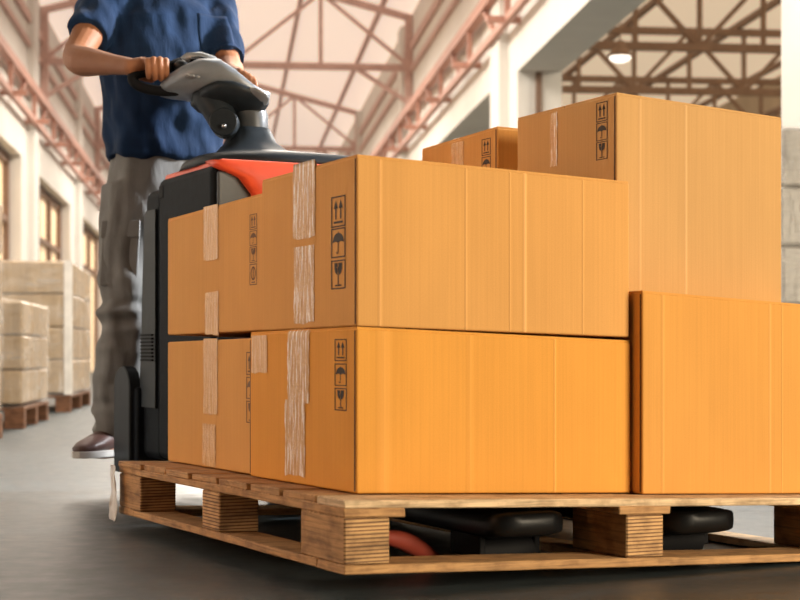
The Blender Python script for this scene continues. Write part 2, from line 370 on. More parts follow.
# right hand cartons
u, v = loc(642.5, 3.51)
sl = (.596-.559)/(1.466-.759); ur = 1.25; hw = (ur-u)/2
B5 = Carton('large plain carton at the right end of the pallet, bottom of its stack', (u, ur), (v, .70), tuple(top(a, b)+.0015 for a, b in ((u, v), (ur, v), (u, .7))), (.5955, .5955-sl*(ur-u), .5945), cb('carton board large lower', ((along_u(v, 770)-u-hw, .005, .45), (along_u(v, 663)-u-hw, .006, .25), (along_u(v, 782)-u-hw, .003, .3)), (.66, .315, .074)))
u, v, u1 = uvx(616.6, 3.63, 782); hw = (u1-u)/2
t5 = lambda a: .5955-sl*(a-.759)+.0045
B6 = Carton('tall square carton on top of the right stack, highest box of the load', (u, u1), (v, along_v(u, 517)), (t5(u), t5(u1), t5(u)), (1.042, 1.0165, 1.040), cb('carton board large upper', ((along_u(v, 686)-u-hw, .005, .65), (along_u(v, 640)-u-hw, .006, .4)), (.58, .335, .13)))
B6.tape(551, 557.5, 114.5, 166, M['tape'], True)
for k, a, b in (('arrow_mark', 102, 121.5), ('umbrella_mark', 122.5, 140.5), ('glass_mark', 141.5, 159.6)): B6.mark(k, 596.5, 607.8, a, b, M['ink'])
v = .8; u = along_u(v, 497.5)
B7 = Carton('carton at the back of the load, only its top showing between the taller stacks', (u, 1.2), (v, along_v(u, 421.6)), tuple(top(a, b)+.0015 for a, b in ((u, v), (1.2, v), (u, 1.2))), (1.039, 1.030, 1.028), cb('carton board rear'))
B7.tape(452, 464, 144, 185, M['tape2'], True)
for k, a, b in (('arrow_mark', 138.6, 155.2), ('umbrella_mark', 156.6, 173), ('glass_mark', 174, 190)): B7.mark(k, 482, 491, a, b, M['ink'])

# ------------------------------------------------------------------ pallet
PU, PV = 1.30, 1.41
pal = at_load('wooden_pallet', PU/2, PV/2, 0); tag(pal, 'rough timber pallet raised on the truck forks under the cardboard boxes', 'pallet')
po = Vector((PU/2, PV/2, 0))
zt = lambda x, y: -.036*(x+po.x)-.004*(y+po.y)
zb = lambda x, y: -.035*(x+po.x)-.003*(y+po.y)
def ppart(name, u0, u1, v0, v1, z0, z1, m, fz=zt, bev=.002):
    bm = bx(u0-po.x, u1-po.x, v0-po.y, v1-po.y, z0, z1, fz=fz)
    bmesh.ops.subdivide_edges(bm, edges=[e for e in bm.edges if e.calc_length() > .3], cuts=7, use_grid_fill=True)
    for w in bm.verts: w.co += Vector((random.uniform(-.0012, .0012), random.uniform(-.0012, .0012), random.uniform(-.0006, .0006)))
    return obj(name, bm, m, pal, bevel=bev, seg=1)
DT = .1865; DK = .0145; SK = .018
edges = [0, .105, .118, .30, .325, .50, .515, .70, .73, .87, .895, 1.07, 1.10, 1.25, 1.275, 1.41]
ws = [(0, .125), (.140, .30), (.318, .475), (.497, .665), (.685, .84), (.862, 1.02), (1.04, 1.205), (1.225, 1.41)]
for i, (a, b) in enumerate(ws):
    ppart('deck_board', random.uniform(-.003, .004) if i else 0, PU, a, b, DT-DK-random.uniform(0, .002), DT-(0 if i == 0 else random.uniform(0, .002)), M['woodtop'] if i == 0 else M['wood'])
SZ0 = DT-DK-SK
for a, b in ((0, .13), (.625, .755), (1.17, PU)): ppart('stringer_board', a, b, 0, PV, SZ0, DT-DK-.0005, M['wood'])
for i, (a, b) in enumerate(((.001, .097), (.644, .737), (1.20, PU-.001))):
    for j, (c, d) in enumerate(((.001, .207), (.665, .775), (1.232, PV-.001))):
        bm = bx(a-po.x, b-po.x, c-po.y, d-po.y, 0, 0)
        for n, w in enumerate(sorted(bm.verts, key=lambda q: q.index)): pass
        bm.verts.ensure_lookup_table()
        for n, w in enumerate(bm.verts): w.co.z = (.0635+zb(w.co.x, w.co.y)) if n < 4 else (SZ0-.0005+zt(w.co.x, w.co.y))
        ob = obj('spacer_block', bm, M['woodend'], pal, bevel=.003, seg=1); ob.data.materials.append(M['wood'])
        if j != 1:
            for p in ob.data.polygons:
                if abs(p.normal.x) > .7: p.material_index = 1
for a, b in ((0, .125), (PV-.12, PV)): ppart('bottom_board', 0, PU, a, b, .0455, .0632, M['wood'], zb)
ppart('bottom_board', 0, .10, .127, PV-.122, .0455, .063, M['wood'], zb)
ppart('bottom_board', .64, .74, .127, PV-.122, .0455, .063, M['wood'], zb)
ppart('bottom_board', 1.20, PU, .127, PV-.122, .0455, .063, M['woodtop'], zb)

# torn wrap hanging on the far corner
bm = bmesh.new(); rows = []
fu, fv = -.012, PV-.02
for i in range(13):
    z = .172-.150*i/12; r = []
    for j in range(6):
        r.append(bm.verts.new((-.002-.004*math.sin(j*1.9+i*.5)-.006*random.random(), (j-2.5)*.0105+.004*math.sin(i*.7)+random.uniform(-.003, .003), z-.16+random.uniform(-.003, .003))))
    rows.append(r)
for a, b in zip(rows, rows[1:]):
    for j in range(5): bm.faces.new((a[j], a[j+1], b[j+1], b[j]))
sm = finish(bm, True); o = obj('torn_plastic_wrap', sm, M['plastic']); o.location = LOAD(fu-.004, fv, .16); o.rotation_euler = (0, 0, A)
s = o.modifiers.new('thick', 'SOLIDIFY'); s.thickness = .0012; s2 = o.modifiers.new('sub', 'SUBSURF'); s2.levels = s2.render_levels = 1
tag(o, 'scrap of milky stretch film hanging from the pallet corner nearest the truck', 'plastic wrap')

# ------------------------------------------------------------------ pallet truck
TU, TV = .60, 1.75
tr = at_load('pallet_truck', TU, TV, 0); tag(tr, 'charcoal and orange stand-on pallet truck with a tiller head, behind the boxes', 'pallet truck')
to = Vector((TU, TV, 0))
L = lambda p: Vector(p)-to
def tp(name, bm, m, smooth=False, bevel=0, seg=3, parent=None):
    return obj(name, bm, m, parent or tr, smooth=smooth, bevel=bevel, seg=seg)
def tb(name, u0, u1, v0, v1, z0, z1, m, bevel=.01, parent=None, seg=3): return tp(name, bx(u0-TU, u1-TU, v0-TV, v1-TV, z0, z1), m, bevel=bevel, seg=seg, parent=parent)
US = .27
vA, vB = along_v(US, 212), along_v(US, 157.5); vC = along_v(US, 138)
ch = tb('chassis', US, .93, vA, vB, .15, .985, M['body'], .022)
tb('slot', US-.002, US+.01, along_v(US, 163.5), along_v(US, 159.5), zat(US, vB-.05, 198), zat(US, vB-.05, 185), M['rubber'], .003, ch)
# rear side cover, leaning back a touch, with an inset panel and louvres
bm = bx(US+.012-TU, .92-TU, vB+.004-TV, vC-.03-TV, .14, .965); bm.verts.ensure_lookup_table()
for w in bm.verts:
    if w.co.y > vB+.06-TV and w.co.z < .5: w.co.y += .055
cv = tp('side_cover', bm, M['body'], bevel=.03, seg=4)
bm = bmesh.new(); x = US+.010-TU
for va, vb, za, zc in ((vB+.035, vC-.035, .30, .90),):
    vs = [bm.verts.new((x, a-TV, h)) for a, h in ((va, za), (vb+.035, za), (vb-.012, zc-.03), (vb-.03, zc), (va, zc))]
    fc = bm.faces.new(vs); bmesh.ops.extrude_face_region(bm, geom=[fc]); 
    for w in vs: w.co.x -= .006
tp('side_panel', bm, M['darkgrey'], parent=cv)
bm = bmesh.new()
for i in range(8):
    h = zat(US, vB+.06, 361-3.6*i); box(bm, US-TU-.003, US-TU+.006, vB+.05-TV, vC-.03-TV, h, h+.0055)
tp('louvre', bm, M['rubber'], parent=cv)
# foot guard plate and platform
bm = bmesh.new(); pu = .245; va, vb = vC+.012, along_v(.245, 113.5); prof = []
for i in range(9):
    t = math.pi*i/8; prof.append((va+(vb-va)*(.5-.5*math.cos(t)), .36+.065*math.sin(t)))
prof = [(va, .09)]+prof+[(vb, .09)]
f0 = [bm.verts.new((pu-TU, a-TV, h)) for a, h in prof]; f1 = [bm.verts.new((pu+.04-TU, a-TV, h)) for a, h in prof]
bm.faces.new(f0[::-1]); bm.faces.new(f1)
for i in range(len(prof)): j = (i+1) % len(prof); bm.faces.new((f0[i], f0[j], f1[j], f1[i]))
tp('foot_guard', bm, M['darkgrey'], bevel=.006)
tb('lower_skirt', US-.01, .92, vC-.02, vC+.03, .10, .36, M['body'], .01)
tb('standing_platform', .255, .93, vC+.02, vb-.005, .095, .128, M['rubber'], .008)
tb('base_frame', .46, .78, vA+.02, vC, .06, .155, M['black'], .01)
# front plate, orange lid and cowl
tb('front_plate', US+.012, .92, vA-.014, vA-.001, .45, .965, M['plate'], .006)
tb('orange_lid', US+.015, .905, vA-.025, vB-.02, .972, .998, M['red'], .009)
bm = bmesh.new(); hu = lambda px: .62-along_u(vA-.045, px)
loft(bm, [(L((.62, vA-.03, .78)), (hu(262), 0, 0), (0, .03, 0)), (L((.62, vA-.03, .905)), (hu(254), 0, 0), (0, .035, 0)), (L((.62, vA-.02, .948)), (hu(242), 0, 0), (0, .045, 0)), (L((.62, vA-.01, .972)), (hu(222), 0, 0), (0, .045, 0)), (L((.62, vA, .992)), (hu(213), 0, 0), (0, .05, 0))], 32, power=5)
tp('orange_cowl', bm, M['red'], smooth=True)
# tiller base boot
dC = 4.95
cb0 = PL(250, 150, dC)
bm = bmesh.new(); ku, kv = cb0.x, cb0.y
def ring(c, a, b): return (L(c), Vector((a, 0, 0)), Vector((0, b, 0)))
vm_ = (vA+vB)/2-.01
loft(bm, [ring((.60, vm_, .996), .325, .225), ring((.60, vm_, 1.018), .315, .218), ring((.60, vm_, 1.032), .29, .20), ring((.58, vm_+.03, 1.046), .20, .15), ring((ku-.005, kv-.03, 1.070), .105, .105), ring((ku-.003, kv-.01, 1.10), .075, .08), ring((ku, kv, 1.132), .062, .064), ring((ku, kv, 1.146), .055, .058)], 40, power=2.8)
boot = tp('tiller_boot', bm, M['darkgrey'], smooth=True)
# column, knuckle
bm = bmesh.new(); tube(bm, [L(PL(250, 150, dC)), L(PL(252.5, 132, dC)), L(PL(252, 118, dC)), L(PL(248, 106, dC)), L(PL(240, 98, dC))], [.047, .049, .050, .050, .046], 28)
tp('tiller_column', bm, M['grey'], smooth=True)
bm = bmesh.new(); tube(bm, smoothline([L(PL(232, 136, dC-.05)), L(PL(225, 124, dC-.06)), L(PL(216, 108, dC-.06)), L(PL(205, 96, dC-.05))], 4), [.018, .028, .036, .041, .043, .044, .045, .045, .045, .044, .043, .042, .041], 22)
kn = tp('tiller_knuckle', bm, M['darkgrey'], smooth=True)
bm = bmesh.new(); c = L(PL(223.5, 123, dC-.075)); cyl(bm, c+Vector((.03, .05, 0)), c+Vector((-.012, -.03, 0)), .043, 30); tp('pivot_disc', bm, M['darkgrey'], bevel=.006, parent=kn)
bm = bmesh.new(); c = L(PL(224, 126, dC-.118)); ball(bm, c, .007, .007, .007); tp('pivot_bolt', bm, M['steel'], smooth=True, parent=kn)
# tiller head: a long shell across the truck
def shell(st, m, name, parent=None, power=2.4, seg=28):
    bm = bmesh.new(); s = []
    for px, py, d, hh, dd in st:
        s.append((L(PL(px, py, d)), Vector((0, 0, hh/F*d)), Vector((0, dd, 0))+Vector((0, 0, -dd*.25))))
    loft(bm, s, seg, power=power); return tp(name, bm, m, smooth=True, parent=parent)
dh = 4.90
hd = shell([(160, 88, dh, 3, .02), (165, 86, dh, 8, .05), (176, 83, dh, 12, .075), (192, 80, dh, 16, .09), (210, 82, dh+.01, 17.5, .10), (226, 90, dh+.02, 14, .10), (242, 99, dh+.03, 9.5, .09), (256, 102.5, dh+.04, 6, .075), (264, 101, dh+.05, 6, .05), (267.5, 101, dh+.05, 2.5, .02)], M['shell'], 'tiller_head')
shell([(196, 97, dh-.01, 5, .05), (208, 97, dh-.01, 9, .095), (222, 99, dh, 10, .105), (238, 103, dh+.01, 9, .10), (254, 107, dh+.02, 6, .08), (264, 108, dh+.03, 3, .04)], M['darkgrey'], 'lower_shell', hd)
shell([(240, 91, dh-.045, 1.5, .02), (249, 95, dh-.045, 3.5, .05), (259, 99.5, dh-.035, 3.2, .05), (265, 102.5, dh-.02, 2.2, .035), (267.5, 103.5, dh-.01, .8, .012)], M['silver'], 'nose_trim', hd)
shell([(177, 64, dh+.06, 4, .03), (183, 62.5, dh+.06, 6.5, .05), (196, 64, dh+.06, 8, .06), (210, 67, dh+.06, 7, .055), (219, 71, dh+.06, 4, .03)], M['silver'], 'control_panel', hd)
shell([(188, 62, dh+.035, 3.0, .03), (196, 63.5, dh+.03, 4.2, .045), (208, 66.5, dh+.03, 3.6, .04), (213, 69, dh+.03, 1.8, .02)], M['screen'], 'display', hd)
bm = bmesh.new()
for px, py in ((188, 75), (193, 76), (198, 77)): ball(bm, L(PL(px, py, dh-.085)), .007, .006, .004)
tp('button', bm, M['silver'], smooth=True, parent=hd)
bm = bmesh.new(); tube(bm, smoothline([L(PL(182, 62, dh+.05)), L(PL(174, 65, dh+.01)), L(PL(166, 69, dh)), L(PL(150, 71.5, dh)), L(PL(137, 74, dh)), L(PL(132.5, 78, dh)), L(PL(136, 84, dh)), L(PL(146, 88.5, dh)), L(PL(160, 91, dh)), L(PL(176, 91, dh))], 4), .0155, 14)
tp('grip_loop', bm, M['rubber'], smooth=True, parent=hd)
bm = bmesh.new(); ball(bm, L(PL(181, 66, dh-.01)), .022, .03, .018); tp('thumb_switch', bm, M['black'], smooth=True, parent=hd)
bm = bmesh.new(); tube(bm, smoothline([L(PL(222, 72, dh+.1)), L(PL(234, 76, dh+.10)), L(PL(248, 84, dh+.10)), L(PL(258, 93, dh+.08)), L(PL(262, 98, dh+.06))], 4), .0155, 14)
tp('grip_loop', bm, M['rubber'], smooth=True, parent=hd)
bm = bmesh.new(); tube(bm, smoothline([L(PL(214, 63, dh+.05)), L(PL(221, 66, dh+.04)), L(PL(224, 72, dh+.03))], 4), .004, 8); tp('switch_lever', bm, M['silver'], smooth=True, parent=hd)
# forks, tip towards the lens, with load rollers
def fork(c):
    z0, z1 = .084, .136; r = []
    bm = bmesh.new(); h = .092
    def prof(v, w, za, zc): return (L((c, v, (za+zc)/2)), Vector((w, 0, 0)), Vector((0, 0, (zc-za)/2)))
    d = .034*c
    loft(bm, [prof(.10, h*.5, .118-d, .146-d), prof(.115, h*.85, .100-d, .150-d), prof(.16, h, .092-d, .150-d), prof(1.0, h, .092-d*.8, .150-d*.8), prof(vA+.03, h, .08, .150)], 20, power=5)
    fk = tp('fork', bm, M['black'], smooth=True, bevel=0)
    bm = bmesh.new(); zr = .041
    cyl(bm, L((c-.065, .24, zr)), L((c+.065, .24, zr)), .041, 24); tp('load_roller', bm, M['rubber'], bevel=.004, parent=fk)
    tb('roller_bracket', c-.075, c-.060, .20, .33, .03, .11, M['rubber'], .004, fk); tb('roller_bracket', c+.060, c+.075, .20, .33, .03, .11, M['rubber'], .004, fk)
uf1, uf2 = along_u(.12, 530), along_u(.12, 704)
fork(uf1); fork(uf2)
bm = bmesh.new(); rp = [PL(380, 536, 3.42), PL(403, 541, 3.47), PL(422, 551, 3.52), PL(440, 563, 3.56)]
tube(bm, smoothline([L(p) for p in rp], 4), [.014, .015, .017, .019, .020, .021, .021, .020, .019, .018, .016, .014, .012], 16)
tp('fork_guard', bm, M['dullred'], smooth=True)
for uu in (.52, .72):
    bm = bmesh.new(); cyl(bm, L((uu-.04, vC-.10, .085)), L((uu+.04, vC-.10, .085)), .085, 28); tp('wheel', bm, M['rubber'], bevel=.008)

# ------------------------------------------------------------------ person
base = Vector((*P(163, 355, 5.40).xy, .128))
pe = empty('person', base, 0); tag(pe, 'person in navy t-shirt and grey work trousers gripping the truck tiller', 'person')
Rr = Vector((-EX[0], -EX[1], 0)); Ff = Vector((-EY[0], -EY[1], 0)); Z = Vector((0, 0, 1))
def B(r, f, z): return Rr*r+Ff*f+Z*(z-base.z)
def S(p): return p-base
def sect(r, f, z, a, b, yaw=0): return (B(r, f, z), Rr*a, Ff*b)
shR, elR, wrR = S(P(103, 6, 5.32)), S(P(74, 60, 5.12)), S(P(131, 66.5, 4.90))
shL, elL, wrL = S(P(213, 4, 5.50)), S(P(229, 70, 5.32)), S(P(231, 72, 5.02))
hipR, knR, anR = B(.10, 0, 1.0), S(P(127.5, 318, 5.30)), S(P(113, 432, 5.36))
hipL, knL, anL = B(-.10, 0, 1.0), B(-.12, .03, .60), B(-.13, -.02, .22)
def arm(bm, sh, el, wr, g=0):
    pts = [sh, sh.lerp(el, .3), sh.lerp(el, .65), el.lerp(sh, .08), el.lerp(wr, .12), el.lerp(wr, .35), el.lerp(wr, .7), wr]
    tube(bm, smoothline(pts, 3), [x+g for x in (.056, .056, .056, .055, .053, .051, .048, .046, .044, .043, .044, .045, .046, .047, .046, .043, .039, .035, .031, .029, .027, .026)], 18)
def hand(bm, wr, kn, fingdir, drop, side, thumb, palmr=.026):
    """kn: knuckle points; fingers run along fingdir then drop round the bar"""
    mid = sum(kn, Vector())/4
    tube(bm, [wr, wr.lerp(mid, .45)], [.027, .026], 14, flat=.85)
    for k in kn: tube(bm, [wr.lerp(k, .15), wr.lerp(k, .6), k], [.018, .0145, .0110], 12)
    for i, k in enumerate(kn):
        s = (.92, 1.0, .97, .82)[i]
        pts = [k, k+fingdir*.028*s+drop*.004, k+fingdir*.036*s+drop*.026*s, k+fingdir*.026*s+drop*.048*s, k+fingdir*.006*s+drop*.058*s]
        tube(bm, smoothline(pts, 4), [.0094]*5+[.0090]*4+[.0084]*4+[.0076]*4, 12)
    tube(bm, smoothline(thumb, 4), [.015, .0145, .014, .013, .012, .0115, .011, .0105, .010][:len(thumb)*4-3], 12)
bm = bmesh.new()
# trunk, neck, head
loft(bm, [sect(0, 0, .93, .14, .10), sect(0, 0, 1.02, .165, .115), sect(0, .01, 1.14, .155, .105), sect(0, .02, 1.30, .17, .11), sect(0, .02, 1.45, .19, .115), sect(0, .01, 1.57, .18, .095), sect(0, 0, 1.64, .10, .07), sect(0, .01, 1.675, .064, .062), sect(0, .025, 1.73, .058, .060)], 24)
hc = B(0, .045, 1.8150)
loft(bm, [(B(0, .085, 1.7050), Rr*.026, Ff*.024), (B(0, .07, 1.7250), Rr*.05, Ff*.055), (B(0, .055, 1.7600), Rr*.066, Ff*.082), (B(0, .045, 1.8100), Rr*.075, Ff*.096), (B(0, .04, 1.8600), Rr*.076, Ff*.098), (B(0, .035, 1.8950), Rr*.064, Ff*.082), (B(0, .035, 1.9180), Rr*.035, Ff*.045)], 24)
tube(bm, [B(0, .145, 1.8200), B(0, .158, 1.7950), B(0, .155, 1.7850)], [.010, .014, .013], 12)      # nose
tube(bm, [B(-.045, .128, 1.8380), B(0, .141, 1.8400), B(.045, .128, 1.8380)], .009, 10)            # brow
tube(bm, [B(-.022, .128, 1.7520), B(0, .139, 1.7530), B(.022, .128, 1.7520)], .008, 10)            # mouth
for sgn in (-1, 1): ball(bm, B(sgn*.078, .04, 1.805), .010, .018, .03, Matrix.Rotation(A, 3, 'Z'))
arm(bm, shR, elR, wrR); arm(bm, shL, elL, wrL)
tube(bm, [B(.10, 0, 1.60), shR], [.06, .056], 16); tube(bm, [B(-.10, 0, 1.60), shL], [.06, .056], 16)
knu = [S(P(147.5+6.2*i, 61.5-1.2*math.sin(i*1.1), 4.875+.006*i)) for i in range(4)][::-1]
hand(bm, wrR, knu, Vector((.12, -.98, .1)).normalized(), Vector((.05, .05, -1)).normalized(), 1,
     [wrR+Vector((.01, .0, -.012)), S(P(140, 76, 4.92)), S(P(152, 80, 4.93)), ])
knl = [S(P(237+4.6*i, 71.5+2.6*i, 4.93-.004*i)) for i in range(4)]
hand(bm, wrL, knl, Vector((.35, -.93, .05)).normalized(), Vector((.25, .0, -.97)).normalized(), -1,
     [wrL+Vector((.005, 0, -.012)), S(P(230, 84, 4.98)), S(P(238, 90, 4.96))])
for h, k, a in ((hipR, knR, anR), (hipL, knL, anL)):
    tube(bm, smoothline([h, h.lerp(k, .5), k, k.lerp(a, .4), a, a+Vector((0, 0, -.035))], 3), [.085, .083, .08, .075, .070, .063, .056, .055, .056, .056, .053, .048, .043, .040, .038, .038], 18)
tmp = bm; ft = {}
for nme, a, toe in (('R', anR, Vector((-.46, -.88, 0))), ('L', anL, Vector((.62, -.78, 0)))):
    toe.normalize(); ft[nme] = (a, toe); tube(bm, [a+toe*-.03+Z*-.055, a+toe*.05+Z*-.055, a+toe*.10+Z*-.062], [.030, .032, .02], 12)
body = obj('body', fuse(bm, .003, 2), M['skin'], pe)
for sgn in (-1, 1):
    bm = bmesh.new(); ball(bm, B(sgn*.030, .1255, 1.8180), .0120, .0120, .0085); eo = obj('eye', bm, M['eye'], pe, smooth=True)
    bm = bmesh.new(); ball(bm, B(sgn*.030, .1355, 1.8180), .0052, .0052, .0052); obj('iris', bm, M['hair'], eo, smooth=True)
bm = bmesh.new(); tube(bm, [B(-.02, .139, 1.7530), B(0, .1475, 1.7540), B(.02, .139, 1.7530)], .0045, 8); obj('lips', bm, M['lip'], pe, smooth=True)
bm = bmesh.new()
loft(bm, [(B(0, -.02, 1.7500), Rr*.06, Ff*.045), (B(0, -.002, 1.8000), Rr*.081, Ff*.07), (B(0, .015, 1.8500), Rr*.084, Ff*.092), (B(0, .032, 1.8850), Rr*.080, Ff*.103), (B(0, .034, 1.9200), Rr*.055, Ff*.07), (B(0, .034, 1.9350), Rr*.02, Ff*.03)], 22)
obj('hair', fuse(bm, .008, 3, lambda c: .004*noise.noise(c*60)), M['hair'], pe)
# t-shirt
def folds(c):
    q = c+base
    d = .014*noise.noise(Vector((q.x*11, q.y*11, q.z*4.5)))+.011*noise.noise(Vector((q.x*20+q.z*9, q.y*20, q.z*8-q.x*12)))
    low = max(0, min(1, (1.35-q.z)/.25))
    return d+low*.020*noise.noise(Vector((q.x*9+q.z*10, q.y*9, q.z*13)))
bm = bmesh.new()
loft(bm, [sect(0, 0, 1.105, .186, .135), sect(0, 0, 1.125, .192, .142), sect(0, .005, 1.17, .192, .138), sect(0, .015, 1.30, .197, .138), sect(0, .02, 1.45, .208, .14), sect(0, .01, 1.56, .20, .122), sect(0, .003, 1.63, .135, .09), sect(0, .005, 1.675, .075, .072)], 30, power=2.3)
def sleeve(sh, el, t, r0, r1, inn):
    pts = [B(inn, .005, 1.575), sh, sh.lerp(el, t*.5), sh.lerp(el, t)]
    p = smoothline(pts, 4); n = len(p); tube(bm, p, [.085 if i < 3 else r0+(r1-r0)*(i/(n-1)) for i in range(n)], 22, round_ends=False)
sleeve(shR, elR, .56, .080, .071, .08); sleeve(shL, elL, .86, .078, .066, -.08)
shirt = obj('t_shirt', fuse(bm, .0065, 4, folds), M['shirt'], pe)
# chest pocket, a stitched patch lying on the shirt's front
from mathutils.bvhtree import BVHTree
bv = BVHTree.FromPolygons([v.co for v in shirt.data.vertices], [p.vertices for p in shirt.data.polygons])
bm = bmesh.new(); g = []
for i in range(11):
    row = []
    for j in range(11):
        zz = 1.575-.125*i/10; rr = -.075-.105*j/10
        if i > 7: rr = -.1275+(rr+.1275)*(1-.12*(i-7)**2/9)
        h = bv.ray_cast(B(rr, .5, zz), -Ff); row.append(bm.verts.new(h[0]+h[1]*.0028 if h[0] else B(rr, .13, zz)))
    g.append(row)
for a, b in zip(g, g[1:]):
    for j in range(10): bm.faces.new((a[j], a[j+1], b[j+1], b[j]))
ck = obj('chest_pocket', bm, M['shirt'], shirt, smooth=True); q = ck.modifiers.new('thick', 'SOLIDIFY'); q.thickness = .0025; q.offset = -1
# trousers
def creases(c):
    q = c+base; k = math.exp(-((q.z-.58)/.10)**2)+math.exp(-((q.z-.24)/.09)**2)
    return .012*noise.noise(Vector((q.x*10, q.y*10, q.z*6)))+k*.028*noise.noise(Vector((q.x*8, q.y*8, q.z*26)))+.009*noise.noise(Vector((q.x*25, q.y*25, q.z*9)))
bm = bmesh.new()
loft(bm, [sect(0, 0, .88, .165, .115), sect(0, -.01, .95, .186, .135), sect(0, -.005, 1.03, .184, .135), sect(0, 0, 1.13, .172, .122)], 28, power=2.3)
for h, k, a in ((hipR, knR, anR), (hipL, knL, anL)):
    tube(bm, smoothline([h+Z*.01, h.lerp(k, .5), k, k.lerp(a, .45), a+Z*.0], 4), [.104, .103, .102, .101, .100, .098, .099, .095, .093, .092, .090, .088, .084, .079, .073, .066, .060], 22, round_ends=False)
obj('trousers', fuse(bm, .0075, 3, creases), M['trousers'], pe)
# cargo pocket with flap on the outer thigh
m_ = hipR.lerp(knR, .55); dn = (knR-hipR).normalized(); out = Rr*.6+Ff*.7; out = (out-dn*out.dot(dn)).normalized(); sd = dn.cross(out)
def slab(c, hw, hh, th, m, name, bev):
    bm = bmesh.new(); vs = [bm.verts.new(c+sd*x*hw+dn*y*hh+out*z*th) for z in (-1, 1) for x, y in ((-1, -1), (1, -1), (1, 1), (-1, 1))]
    for f in ((3, 2, 1, 0), (4, 5, 6, 7), (0, 1, 5, 4), (1, 2, 6, 5), (2, 3, 7, 6), (3, 0, 4, 7)): bm.faces.new([vs[i] for i in f])
    return obj(name, bm, m, pe, bevel=bev, seg=3)
slab(m_+out*.084, .065, .10, .006, M['trousers'], 'cargo_pocket', .008)
slab(m_+out*.091-dn*.085, .067, .028, .006, M['trousers'], 'pocket_flap', .004)
for a, toe in ft.values():
    sd2 = toe.cross(Z); q = a+toe*.0; g = -(a.z)   # sole at platform height
    def sh(f, z, w, h): return (Vector((q.x, q.y, 0))+toe*f+Z*z, sd2*w, Z*h)
    bm = bmesh.new()
    loft(bm, [sh(-.10, .055, .02, .03), sh(-.085, .06, .038, .048), sh(-.03, .062, .042, .05), sh(.04, .055, .043, .042), (sh(.10, .044, .048, .03)), sh(.145, .036, .045, .023), sh(.175, .03, .03, .015), sh(.185, .028, .012, .008)], 20)
    tube(bm, [Vector((q.x, q.y, .08))-toe*.02, Vector((q.x, q.y, .125))-toe*.02], [.047, .045], 18, round_ends=False)
    so = obj('shoe', fuse(bm, .006, 3), M['shoe'], pe)
    bm = bmesh.new(); st = [(-.105, .02), (-.09, .036), (-.04, .041), (.03, .04), (.09, .048), (.14, .047), (.17, .034), (.188, .014)]
    rows = [[bm.verts.new(Vector((q.x, q.y, 0))+toe*f+sd2*w*s+Z*h) for s, h in ((-1, .002), (1, .002), (1, .024), (-1, .024))] for f, w in st]
    for r, s in zip(rows, rows[1:]):
        for i in range(4): bm.faces.new((r[i], r[(i+1) % 4], s[(i+1) % 4], s[i]))
    bm.faces.new(rows[0]); bm.faces.new(rows[-1][::-1]); obj('sole', bm, M['sole'], so, bevel=.003)
    bm = bmesh.new(); tube(bm, [a+Z*.10, a+Z*.0, a+Z*-.03], [.052, .050, .050], 18, round_ends=False); obj('sock', bm, M['sock'], pe, smooth=True)

# ------------------------------------------------------------------ the hall
HA = math.radians(6.0)
def hobj(name, bm, m, parent=None, kind='structure', **kw):
    o = obj(name, bm, m, parent, **kw)
    if not parent: o.rotation_euler = (0, 0, HA); o['kind'] = kind
    return o
HW, HT = 3.5, 7.0                                             # half width, eaves height
hobj('floor', bx(-16, 24, -8, 72, -.2, 0), M['floor'])
def wall_with_openings(side, opens, t0, t1, thick, zc, name):
    s0, s1 = (HW, HW+thick) if side > 0 else (-HW-thick, -HW); bm = bmesh.new(); p = t0
    for a, b, h in opens:
        if a > p: box(bm, s0, s1, p, a, 0, zc)
        box(bm, s0, s1, a, b, h, zc); p = b
    box(bm, s0, s1, p, t1, 0, zc); return hobj(name, bm, M['wall'])
OPR = [(10.07, 19.6, 3.92), (21.6, 31, 4.0), (33.5, 42, 4.0), (45, 54, 4.0)]
OPL = [(18.0, 28.2, 3.85), (30.6, 36.8, 3.8), (39.5, 47, 3.8), (50, 57, 3.8)]
wall_with_openings(1, OPR, 7.6, 64, .55, HT, 'wall_right')
wall_with_openings(-1, OPL, 8.0, 64, .45, HT, 'wall_left')
bm = bmesh.new(); box(bm, -HW-.45, -HW, 1.5, 8, 0, .7); box(bm, -HW-.45, -HW, 1.5, 8, 2.6, HT); box(bm, -HW-.45, -HW, 1.5, 4.9, .7, 2.6); box(bm, -HW-.45, -HW, 7.2, 8, .7, 2.6); hobj('wall_left_near', bm, M['wall'])
w = empty('window_29', (0, 0, 0), HA); w['kind'] = 'structure'  # unseen window, added to fill the cartons' left faces and glint on tape
obj('pane', bx(-HW-.22, -HW-.20, 4.9, 7.2, .7, 2.6), M['fillpane'], w); bm = bmesh.new()
for q in (4.94, 6.05, 7.16): box(bm, -HW-.2, -HW-.1, q-.04, q+.04, .7, 2.6)
for q in (.74, 1.65, 2.56): box(bm, -HW-.2, -HW-.1, 4.9, 7.2, q-.04, q+.04)
obj('frame', bm, M['frame'], w)
bm = bmesh.new(); vs = [bm.verts.new(c) for c in ((-HW-.5, 64, 0), (HW+.5, 64, 0), (HW+.5, 64, HT), (0, 64, HT+1.6), (-HW-.5, 64, HT))]
f = bm.faces.new(vs); r = bmesh.ops.extrude_face_region(bm, geom=[f]); bmesh.ops.translate(bm, verts=[e for e in r['geom'] if isinstance(e, bmesh.types.BMVert)], vec=(0, .4, 0))
hobj('wall_back', bm, M['wall'])
